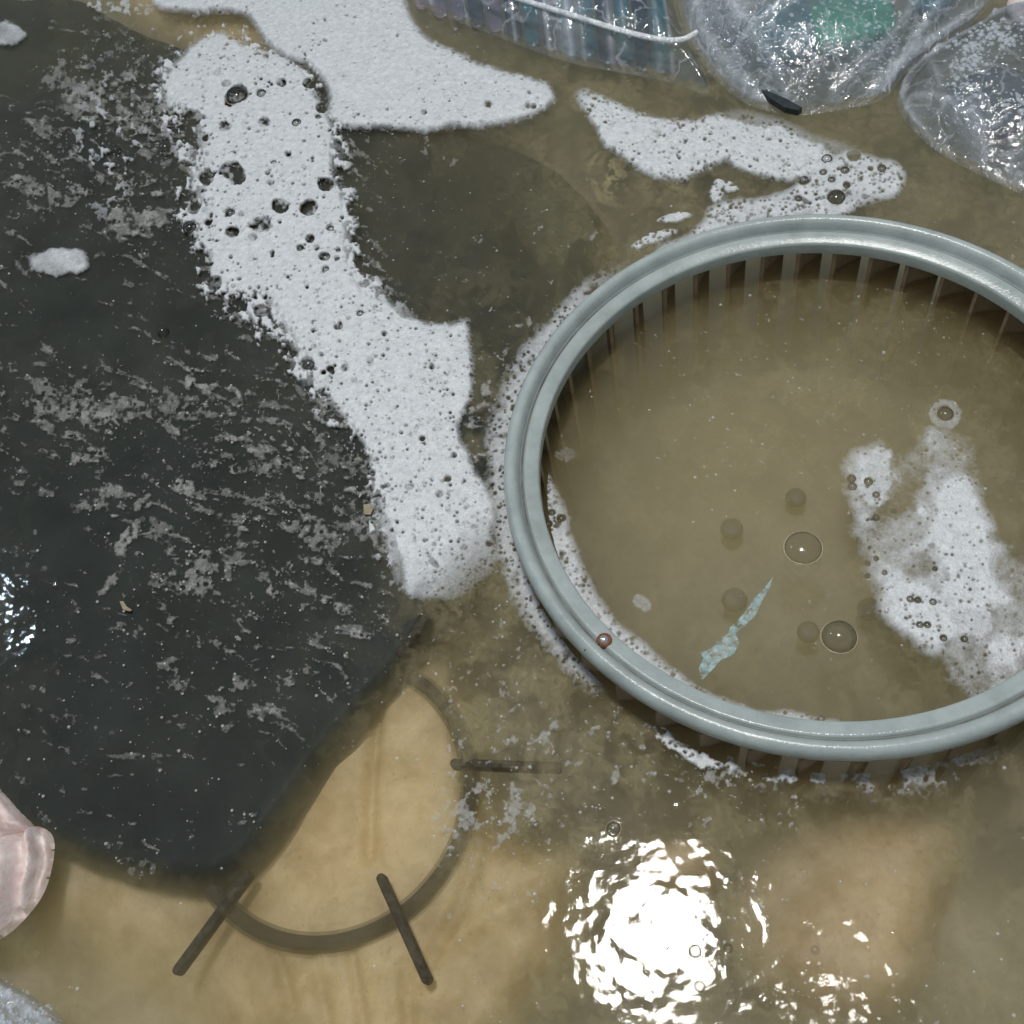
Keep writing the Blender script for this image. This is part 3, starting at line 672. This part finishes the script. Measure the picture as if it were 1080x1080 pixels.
sw = fbm((GU + 60 * (big - .5)) / 34, (GV + 60 * (mid - .5)) / 34, 301, 5)
wsk = idwc([(690, 190, .45), (640, 230, .3), (560, 300, .25), (480, 660, .35), (560, 720, .45), (540, 850, .45), (640, 800, .4), (700, 850, .35), (620, 1040, .35), (700, 1060, .4), (800, 1050, .3), (900, 1000, .15), (1000, 830, .25), (1060, 1000, .25), (400, 850, .05), (300, 950, .06),
            (130, 970, .12), (60, 1040, .2), (500, 40, .2), (660, 90, .35), (1000, 250, .3), (860, 130, .3), (150, 30, .25), (420, 200, .2), (200, 600, .0), (100, 300, .1), (200, 840, .05)], GU, GV, 3)
D_sk = np.clip(wsk * sm(.25, .7, sw) * 1.1, 0, .6) * sm(.149, .151, RRf)
wsi = idwc([(640, 450, .15), (750, 560, .15), (860, 420, .3), (960, 700, .3), (850, 720, .2), (1000, 520, .3), (820, 330, .2)], GU, GV, 3)
D_sk = np.maximum(D_sk, np.clip(.85 * wsi * sm(.3, .7, sw), 0, .5) * inf)
D_sk = np.maximum(D_sk, outf * np.exp(-((GU - 640) / 26) ** 2 - ((GV - 185) / 34) ** 2) * sm(.45, .6, fbm(np.hypot(GU - 655, GV - 190) / 7, np.arctan2(GV - 190, GU - 655) * 2 + 9, 305, 4)) * .8)
D_sk *= (1 - .80 * left) * (1 - .75 * np.exp(-((GU - 480) / 110) ** 2 - ((GV - 240) / 100) ** 2))
foam('soap_film', D_sk, M_SKIN, 'faint milky soap film drifting over the open brown water', 'soap film', .0002, .0002, .02, 12)

# ------------------------------------------------------------------ bubbles
def px_m(u, v, z=0):
    return float(np.linalg.norm(at(np.array(u + 1.), np.array(v * 1.), z) - at(np.array(u * 1.), np.array(v * 1.), z)))
def bubble(u, v, r, label, group=None, z=.0006, flat=.8):
    p = at(np.array(u * 1.), np.array(v * 1.), z)
    o = dome('bubble', r * px_m(u, v), flat, M_BUB, None, p, 24, 8)
    if r >= 8:
        t_ = np.linspace(0, 2 * math.pi, 33)[:-1]; R_ = r * px_m(u, v)
        tube('collar', np.stack([R_ * np.cos(t_), R_ * np.sin(t_), 0 * t_], 1), R_ * .07, M_COLLAR, o, 6, True)
    tag(o, label, 'bubble', group); return o
bubble(847, 578, 20, 'largest clear bubble, ringed in tan, at the middle of the grey rim', flat=.55)
bubble(885, 672, 19, 'clear domed bubble with bright glints near the foam island')
bubble(997, 437, 9, 'clear bubble in a small foam collar above the foam island')
bubble(647, 874, 8, 'lone clear bubble left of the glaring light reflection')
bubble(171, 349, 6, 'lone small bubble on the dark water right of the oval foam fleck')
bubble(882, 209, 10, 'widest bubble in the thin foam behind the grey rim')
bubble(250, 102, 11, 'broad dark bubble near the top of the foam band')
bubble(583, 592, 8, 'lowest large bubble in the foam crescent inside the rim')
for lab, grp, zz, lst in [
    ('small clear bubble near the top of the white foam band', 'bubbles at the top of the foam band', .002, [(276, 99, 5), (313, 130, 5), (289, 172, 3)]),
    ('bubble in the cluster at the right edge of the foam band', 'bubbles at the right edge of the foam band', .002, [(343, 272, 6), (349, 242, 4), (357, 265, 3), (344, 285, 4), (356, 274, 3), (317, 262, 4)]),
    ('bubble at the ragged left edge of the foam band', 'bubbles at the left edge of the foam band', .002, [(243, 225, 5), (200, 240, 7), (174, 155, 6)]),
    ('bubble halfway down the foam band where it narrows', 'bubbles midway down the foam band', .002, [(380, 331, 4), (325, 384, 6), (332, 351, 3)]),
    ('bubble in the knot at the upper left tip of the foam island', 'bubbles at the tip of the foam island', .0012, [(898, 505, 5), (899, 513, 5), (916, 508, 5), (924, 522, 4)]),
    ('small bubble on the left flank of the foam island', 'bubbles on the left flank of the foam island', .0012, [(924, 546, 4), (943, 539, 3), (924, 589, 3), (915, 594, 3), (933, 604, 3), (915, 607, 3)]),
    ('bubble in the row of three across the foam island', 'row of three bubbles on the foam island', .0012, [(960, 632, 4), (968, 633, 4), (984, 635, 4)]),
    ('one of a touching pair of bubbles low on the foam island', 'pair of bubbles on the foam island', .0012, [(970, 659, 4), (978, 659, 4)])]:
    for q in lst: bubble(*q, lab, grp, zz)
bubble(122, 158, 5, 'small bubble on the dark scum left of the foam band')
bubble(995, 673, 4, 'bubble right of the touching pair on the foam island', None, .0012)
bubble(1017, 674, 4, 'rightmost low bubble on the foam island', None, .0012)
bubble(986, 600, 3, 'tiny bubble alone in the middle of the foam island', None, .0012)
bubble(1038, 734, 5, 'bubble at the lowest tip of the foam island by the rim', None, .0012)
bubble(866, 758, 4, 'lone bubble in the froth at the near edge of the rim', None, .001)
for q in [(569, 529, 5), (578, 553, 5), (592, 547, 5), (582, 541, 4), (573, 562, 5)]:
    bubble(*q, 'round bubble in the cluster at the left of the foam crescent', 'bubbles in the foam crescent', .0012)
for q in [(868, 182, 4), (891, 180, 5), (930, 178, 5), (877, 190, 4), (893, 196, 4), (848, 190, 5), (872, 168, 6), (842, 210, 4)]:
    bubble(*q, 'small round bubble in the thin foam behind the rim', 'bubbles behind the rim', .0012)
for q in [(733, 1003, 7), (738, 1040, 6), (768, 1000, 5), (860, 1002, 5)]:
    bubble(*q, 'small bubble beside the glaring light reflection', 'bubbles in the light reflection')
# tiny froth beads: too many to count
def beads(name, pts, rr, mat, label, zf=None):
    base = []; n = 6
    V0 = [(0, 0, .8)] + [(math.cos(2 * math.pi * i / n) * .72, math.sin(2 * math.pi * i / n) * .72, .55) for i in range(n)] + [(math.cos(2 * math.pi * i / n), math.sin(2 * math.pi * i / n), 0) for i in range(n)]
    T0 = [(0, 1 + i, 1 + (i + 1) % n) for i in range(n)]
    for i in range(n):
        j = (i + 1) % n; T0 += [(1 + i, 7 + i, 7 + j), (1 + i, 7 + j, 1 + j)]
    V0 = np.array(V0); T0 = np.array(T0); k = len(pts)
    V = (V0[None] * rr[:, None, None] + pts[:, None, :]).reshape(-1, 3); T = (T0[None] + (np.arange(k) * len(V0))[:, None, None]).reshape(-1, 3)
    return tag(link(name, mesh(name, V, T), mat), label, 'bubbles', kind='stuff')
pt = []; rr = []
g = np.random.default_rng(5)
dens = np.clip(D_sc * .8 + D_s2 * 1.0 + D_s3 * .8 + .10 * D_band + .15 * D_fan, 0, 1)
for (bu, bv, ru, rv, wgt) in [(525, 855, 40, 50, 1.2), (620, 850, 40, 30, .5), (760, 820, 60, 18, 1.2), (780, 985, 60, 70, .5), (870, 1040, 60, 30, .4), (20, 650, 40, 40, .5), (80, 700, 60, 40, .2)]:
    dens = np.maximum(dens, wgt * .5 * sm(1.1, .2, np.hypot((GU - bu) / ru, (GV - bv) / rv)) * sm(.4, .6, g1))
jj, ii = np.where(dens > g.random(dens.shape) * 14)
for j, i in zip(jj, ii):
    if RRf[j, i] < .150 and RRf[j, i] > .1305: continue
    pt.append(X0[j, i] + [0, 0, .0004 + .003 * D_band[j, i]]); rr.append((.5 + 1.7 * g.random() ** 3.5) * .00042)
print('beads', len(pt))
beads('froth_beads', np.array(pt), np.array(rr), M_BEAD, 'tiny bubbles with whitened-in glints scattered over scum and foam')

# ------------------------------------------------------------------ lumps: crumpled film, cloth
def lump(name, outline, H, w, mat, parent=None, z0=-.004, folds=None, step=.0011, milky=None, fine_=.0012, seed=0, solid=None):
    """domed crumpled skin standing on an outline of the water plane"""
    P = smooth_poly(outline, 2); Q = at(P[:, 0], P[:, 1], 0.)[:, :2]
    xa, ya = Q.min(0) - .003; xb, yb = Q.max(0) + .003
    nx_ = int((xb - xa) / step); ny_ = int((yb - ya) / step)
    x, y, fc = grid(xa, xb, ya, yb, nx_, ny_)
    d = sdf(Q, x, y); u, v = pix(np.stack([x, y, 0 * x], 1))
    t = np.clip(d / w, 0, 1); dome_ = t * (2 - t)
    z = z0 + H * dome_ + (fbm(x / .006, y / .006, seed, 3) - .5) * fine_ * 2 * t
    mk = .35 * sm(.12, 0, t) + .0 * x
    if folds is not None:
        for (line, amp, wid, mv) in folds:
            L = smooth_poly(line, 2, False); Lw = at(L[:, 0], L[:, 1], 0.)[:, :2]
            dd = dist(Lw, x, y, False); k = np.exp(-(dd / wid) ** 2)
            z = z + amp * k; mk = mk + mv * k
    if milky is not None:
        for (mu, mv_, ru, rv, val) in milky: mk = mk + val * np.exp(-((u - mu) / ru) ** 2 - ((v - mv_) / rv) ** 2)
    keep = d > -step * .5
    fk = fc[keep[fc].all(1)]; used, inv = np.unique(fk, return_inverse=True)
    # trim the rim to the outline
    xe, ye, de = x[used], y[used], d[used]; near = np.where(de < step * .9)[0]; bx, by = xe[near].copy(), ye[near].copy(); best = np.full(len(near), 1e9); nxp, nyp = bx.copy(), by.copy()
    for i_ in range(len(Q)):
        a_, b_ = Q[i_ - 1], Q[i_]; ab = b_ - a_; tt = np.clip(((bx - a_[0]) * ab[0] + (by - a_[1]) * ab[1]) / max(ab @ ab, 1e-12), 0, 1)
        qx, qy = a_[0] + tt * ab[0], a_[1] + tt * ab[1]; dd_ = np.hypot(bx - qx, by - qy); m_ = dd_ < best
        best[m_] = dd_[m_]; nxp[m_] = qx[m_]; nyp[m_] = qy[m_]
    V = np.stack([x, y, z], 1)[used]; V[near, 0] = nxp; V[near, 1] = nyp; V[near, 2] = z0; cen = np.array([*Q.mean(0), 0.])
    if parent is None: loc = cen
    else: cen = np.array(parent.location); loc = None
    o = link(name, mesh(name, V - cen, inv.reshape(-1, 4), True, {'milky': np.clip(mk, 0, 1.6)[used]}), mat, parent, loc)
    if solid: s_ = o.modifiers.new('thickness', 'SOLIDIFY'); s_.thickness = solid; s_.offset = -1
    return o
def droplets(name, parent, skin, area, n, rmin, rmax, mat, seed):
    """water beads sitting on the skin of a bag"""
    g = np.random.default_rng(seed); me = skin.data
    co = np.empty(len(me.vertices) * 3, np.float32); me.vertices.foreach_get('co', co); co = co.reshape(-1, 3).astype(float)
    wco = co + np.array(parent.location); u, v = pix(wco)
    w = 0
    for (au, av, ru, rv) in area: w = np.maximum(w, np.exp(-((u - au) / ru) ** 2 - ((v - av) / rv) ** 2))
    k = g.choice(len(co), n, p=w / w.sum())
    rr = rmin + (rmax - rmin) * g.random(n) ** 2
    base = []; m = 8
    V0 = np.array([(0, 0, .6)] + [(math.cos(2 * math.pi * i / m) * .75, math.sin(2 * math.pi * i / m) * .75, .42) for i in range(m)] + [(math.cos(2 * math.pi * i / m), math.sin(2 * math.pi * i / m), -.1) for i in range(m)])
    T0 = [(0, 1 + i, 1 + (i + 1) % m) for i in range(m)]
    for i in range(m):
        j = (i + 1) % m; T0 += [(1 + i, 1 + m + i, 1 + m + j), (1 + i, 1 + m + j, 1 + j)]
    T0 = np.array(T0)
    sc = rr[:, None, None] * np.stack([.8 + .5 * g.random(n), .8 + .8 * g.random(n), np.ones(n)], 1)[:, None, :]
    V = (V0[None] * sc + co[k][:, None, :]).reshape(-1, 3); T = (T0[None] + (np.arange(n) * len(V0))[:, None, None]).reshape(-1, 3)
    o = link(name, mesh(name, V, T), mat, parent); o['kind'] = 'stuff'; return o
M_DROP = bead_mat(.60, (.62, .67, .74), 'droplet_water')

BAG1 = [(706, -90), (712, -10), (722, 30), (745, 68), (772, 96), (805, 112), (842, 118), (885, 111), (925, 104), (942, 92), (952, 74), (988, 46), (1050, 4), (1075, -90)]
bag1 = empty('plastic_bag', at(np.array(860.), np.array(30.))); tag(bag1, 'clear plastic bag bulging with green stuff at the top edge', 'bag')
skin1 = lump('film', BAG1, .034, .055, M_BAG, bag1, folds=[([(724, -30), (730, 20), (752, 66), (800, 108)], .003, .004, .55), ([(905, -10), (870, 25), (835, 40), (775, 70)], .004, .0035, .8), ([(755, -20), (765, 40), (800, 75), (830, 110)], .003, .004, .5),
             ([(985, -10), (955, 40), (920, 80), (880, 105)], .003, .003, .5), ([(1010, -10), (975, 40), (945, 75), (920, 100)], .003, .003, .6), ([(1050, 2), (990, 42), (955, 70), (935, 98)], .005, .004, .9), ([(740, -10), (752, 10), (790, 60)], .003, .004, .5)],
             milky=[(810, 5, 50, 30, .5), (770, 30, 35, 40, .45), (735, 30, 20, 50, .3), (925, 85, 40, 16, .25)], seed=31, solid=.0004)
droplets('droplets', bag1, skin1, [(780, 40, 40, 35), (830, 70, 30, 30), (760, 10, 30, 20), (900, 40, 50, 40), (930, 60, 40, 30)], 480, .0004, .0014, M_DROP, 3)
BAG2 = [(1130, -60), (1060, 6), (990, 47), (955, 72), (945, 100), (955, 124), (985, 152), (1020, 172), (1050, 186), (1090, 205), (1180, 215), (1200, -60)]
bag2 = empty('plastic_bag', at(np.array(1050.), np.array(90.))); tag(bag2, 'clear greyish plastic bag beaded with droplets in the top right corner', 'bag')
skin2 = lump('film', BAG2, .026, .045, M_BAG2, bag2, folds=[([(1050, 10), (990, 50), (958, 66), (948, 100)], .004, .003, .8), ([(985, 52), (1000, 20), (1045, -5)], .004, .0025, .7), ([(945, 100), (975, 145), (1030, 180), (1100, 205)], .002, .0022, .8), ([(960, 108), (1000, 128), (1030, 165)], .003, .0035, .7),
             ([(975, 60), (980, 90), (985, 110)], .002, .002, .5), ([(1040, 10), (1065, 25), (1100, 45)], .004, .003, 1.0), ([(1015, 130), (1030, 150), (1036, 172)], .002, .003, .6)], milky=[(975, 55, 22, 14, .5), (1060, 185, 40, 12, .4), (1010, 90, 25, 40, .15)], seed=37, solid=.0004)
droplets('droplets', bag2, skin2, [(1012, 88, 14, 28), (1030, 60, 18, 20), (1070, 110, 20, 14), (1060, 40, 30, 14)], 420, .0005, .0017, M_DROP, 4)
PACK = [(400, -90), (432, -4), (470, 14), (520, 32), (560, 48), (610, 64), (660, 72), (710, 82), (752, 98), (745, 70), (722, 30), (710, -10), (706, -90)]
pack = empty('clear_packet', at(np.array(590.), np.array(10.))); tag(pack, 'clear plastic packet holding dark teal and purple strips left of the bags', 'packet')
vf = []
gg = np.random.default_rng(8)
for uu in [455, 540, 575, 598, 612, 640, 655, 690, 702]:
    vf.append(([(uu - 6 - gg.random() * 8, -40), (uu, 10), (uu + 4 + gg.random() * 5, 60 + 20 * gg.random())], .002, .0013 + .0012 * gg.random(), .35 + .6 * gg.random()))
lump('film', PACK, .026, .032, M_PACK, pack, folds=vf, milky=[(600, 20, 18, 50, .5)], seed=41, solid=.0004)
hp = smooth_poly([(500, -18), (545, -2), (600, 15), (660, 34), (700, 43), (722, 42), (735, 34)], 2, False)
tube('rolled_hem', at(hp[:, 0], hp[:, 1], .019) - np.array(pack.location), .0019, M_HEM, pack, 10, attrs={'milky': .9})
for k_, uu in enumerate(np.arange(446, 712, 19.5)):
    m = [M_PURPLE, M_PURPLE, M_PURPLE, M_NAVY, M_PURPLE, M_NAVY, M_TEAL, M_NAVY, M_TEAL, M_TEAL, M_NAVY, M_TEAL, M_NAVY, M_TEAL][k_ % 14]
    ve = np.interp(uu, [440, 560, 640, 712], [2, 42, 60, 74]) + 10 * gg.random()
    p = at(np.array(uu - 10.), np.array(-40.), .008) - np.array(pack.location); q = at(np.array(uu * 1.), np.array(ve), -.006) - np.array(pack.location)
    bar('strip', p, q, .0105, .004, m, pack)
def pebble(name, u, v, z, rx, ry, rz, rot, mat, label, cat, seed):
    n, m = 28, 14; V = []; Fc = []
    for k in range(m + 1):
        ph = math.pi * k / m
        for i in range(n):
            an = 2 * math.pi * i / n; d = np.array([math.sin(ph) * math.cos(an), math.sin(ph) * math.sin(an), math.cos(ph)])
            d = np.sign(d) * np.abs(d) ** .75
            f = 1 + .12 * (float(vnoise(np.array(d[0] * 2 + 9), np.array(d[1] * 2 + d[2] * 3 + 9), seed)) - .5)
            V.append((d[0] * rx * f, d[1] * ry * f, d[2] * rz * f))
    for k in range(m):
        for i in range(n): Fc.append((k * n + i, (k + 1) * n + i, (k + 1) * n + (i + 1) % n, k * n + (i + 1) % n))
    o = link(name, mesh(name, V, Fc), mat, None, at(np.array(u * 1.), np.array(v * 1.), z)); o.rotation_euler = (0, 0, rot)
    return tag(o, label, cat)
pebble('green_bottle', 893, 26, .006, .030, .026, .012, -.2, M_GREEN, 'green plastic bottle packed inside the clear bag', 'bottle', 1)
pebble('blue_pouch', 770, 26, .001, .012, .026, .008, .35, M_NAVY, 'dark blue pouch inside the left side of the clear bag', 'pouch', 2)
pebble('teal_pouch', 832, 34, .004, .024, .028, .012, .1, M_DTEAL, 'dark teal pouch in the middle of the clear bag', 'pouch', 3)
pebble('teal_pouch', 985, -8, .002, .014, .024, .008, -.6, M_TEAL, 'brighter teal pouch at the right side of the clear bag', 'pouch', 5)
pebble('grey_pouch', 1050, 108, .0005, .026, .026, .008, .2, M_DGREY, 'dark grey pouch inside the greyish corner bag', 'pouch', 6)
pebble('pink_bundle', 1095, 12, .008, .016, .020, .008, 0, M_PINK, 'pink bundle inside the greyish corner bag', 'bundle', 4)
p = at(np.array([790., 803, 846, 842, 828, 812]), np.array([84., 90, 114, 117, 114, 104]), .004); c = p.mean(0)
V = np.concatenate([p - c, p - c - [0, 0, .004]]); N = 6
tag(link('black_tip', mesh('black_tip', V, [tuple(range(N))] + [(i, N + i, N + (i + 1) % N, (i + 1) % N) for i in range(N)], False), M_TIP, None, c + [0, 0, .0005]), 'pointed black corner of wrapping sticking out under the green bag', 'wrapping')

cloth = empty('pink_cloth', at(np.array(10.), np.array(900.))); tag(cloth, 'crumpled wet pale pink cloth at the left edge', 'cloth')
lump('lower_fold', [(-70, 900), (-40, 880), (5, 882), (28, 868), (45, 871), (54, 884), (51, 912), (42, 942), (22, 968), (0, 988), (-50, 1010), (-90, 960)], .016, .016, M_PINK, cloth, fine_=.0022,
     folds=[([(10, 885), (22, 920), (8, 965)], .004, .0022, 0), ([(34, 876), (42, 905), (24, 955)], .004, .002, 0), ([(22, 878), (32, 912), (14, 965)], -.004, .0018, 0), ([(-10, 890), (2, 930), (-10, 980)], .004, .003, 0), ([(4, 884), (12, 915), (-2, 950)], -.005, .0013, 0), ([(28, 874), (38, 908), (20, 962)], -.005, .0013, 0), ([(40, 876), (47, 905), (32, 948)], -.003, .0011, 0), ([(-24, 890), (-8, 930), (-24, 985)], -.005, .0015, 0)], seed=51, step=.0007)
lump('upper_fold', [(-80, 800), (-20, 815), (4, 834), (22, 856), (34, 872), (24, 880), (0, 890), (-60, 900), (-90, 850)], .019, .015, M_PINK, cloth, fine_=.0022,
     folds=[([(-10, 845), (8, 868), (28, 876)], .003, .0022, 0), ([(-30, 860), (0, 882), (20, 880)], -.004, .002, 0), ([(-14, 830), (2, 852), (14, 872)], -.004, .0013, 0), ([(-6, 836), (14, 858), (26, 870)], .003, .0012, 0)], seed=53, step=.0007)
edge = empty('plastic_liner', at(np.array(20.), np.array(1080.))); tag(edge, 'wet clear plastic liner edge in the bottom left corner', 'liner')
sk3 = lump('film', [(-80, 985), (-30, 1015), (0, 1034), (34, 1052), (66, 1078), (90, 1120), (60, 1170), (-80, 1170)], .016, .02, M_BAG, edge, folds=[([(-30, 1018), (0, 1040), (40, 1064), (75, 1100)], .003, .003, .9), ([(-30, 1050), (20, 1080), (50, 1110)], .003, .003, .6)], milky=[(20, 1060, 60, 40, .35)], seed=61, solid=.0004)
droplets('droplets', edge, sk3, [(10, 1060, 30, 20), (30, 1075, 30, 20)], 120, .0005, .0014, M_DROP, 5)

# ------------------------------------------------------------------ scraps
def scrap(name, outline, z, mat, label, cat, bend=.0012, seed=0):
    P = np.asarray(outline, float); p = at(P[:, 0], P[:, 1], z); c = p.mean(0); q = p - c
    q[:, 2] += bend * (np.random.default_rng(seed).random(len(q)) - .3); N = len(q)
    V = np.concatenate([q, q - [0, 0, .0005]])
    Fc = [tuple(range(N)), tuple(range(2 * N - 1, N - 1, -1))] + [(i, N + i, N + (i + 1) % N, (i + 1) % N) for i in range(N)]
    return tag(link(name, mesh(name, V, Fc, False), mat, None, c), label, cat)
scrap('film_scrap', [(740, 718), (737, 704), (742, 694), (738, 688), (750, 684), (758, 674), (768, 668), (770, 662), (776, 656), (784, 648), (795, 632), (806, 620), (816, 608), (812, 620), (804, 634), (796, 650), (786, 660), (776, 668), (780, 678), (774, 690), (760, 696), (754, 704), (748, 710)],
      -.0055, M_BLUE, 'torn pale blue film scrap floating inside the near rim', 'scrap')
scrap('tan_scrap', [(126, 634), (130, 634), (134, 640), (139, 643), (137, 645), (130, 643)], .001, M_TAN, 'tiny tan scrap on the dark scum', 'scrap', seed=2)
scrap('tan_scrap', [(383, 532), (390, 531), (394, 537), (391, 543), (384, 542)], .003, M_TAN, 'tiny ochre crumb at the edge of the foam band', 'scrap', seed=3)
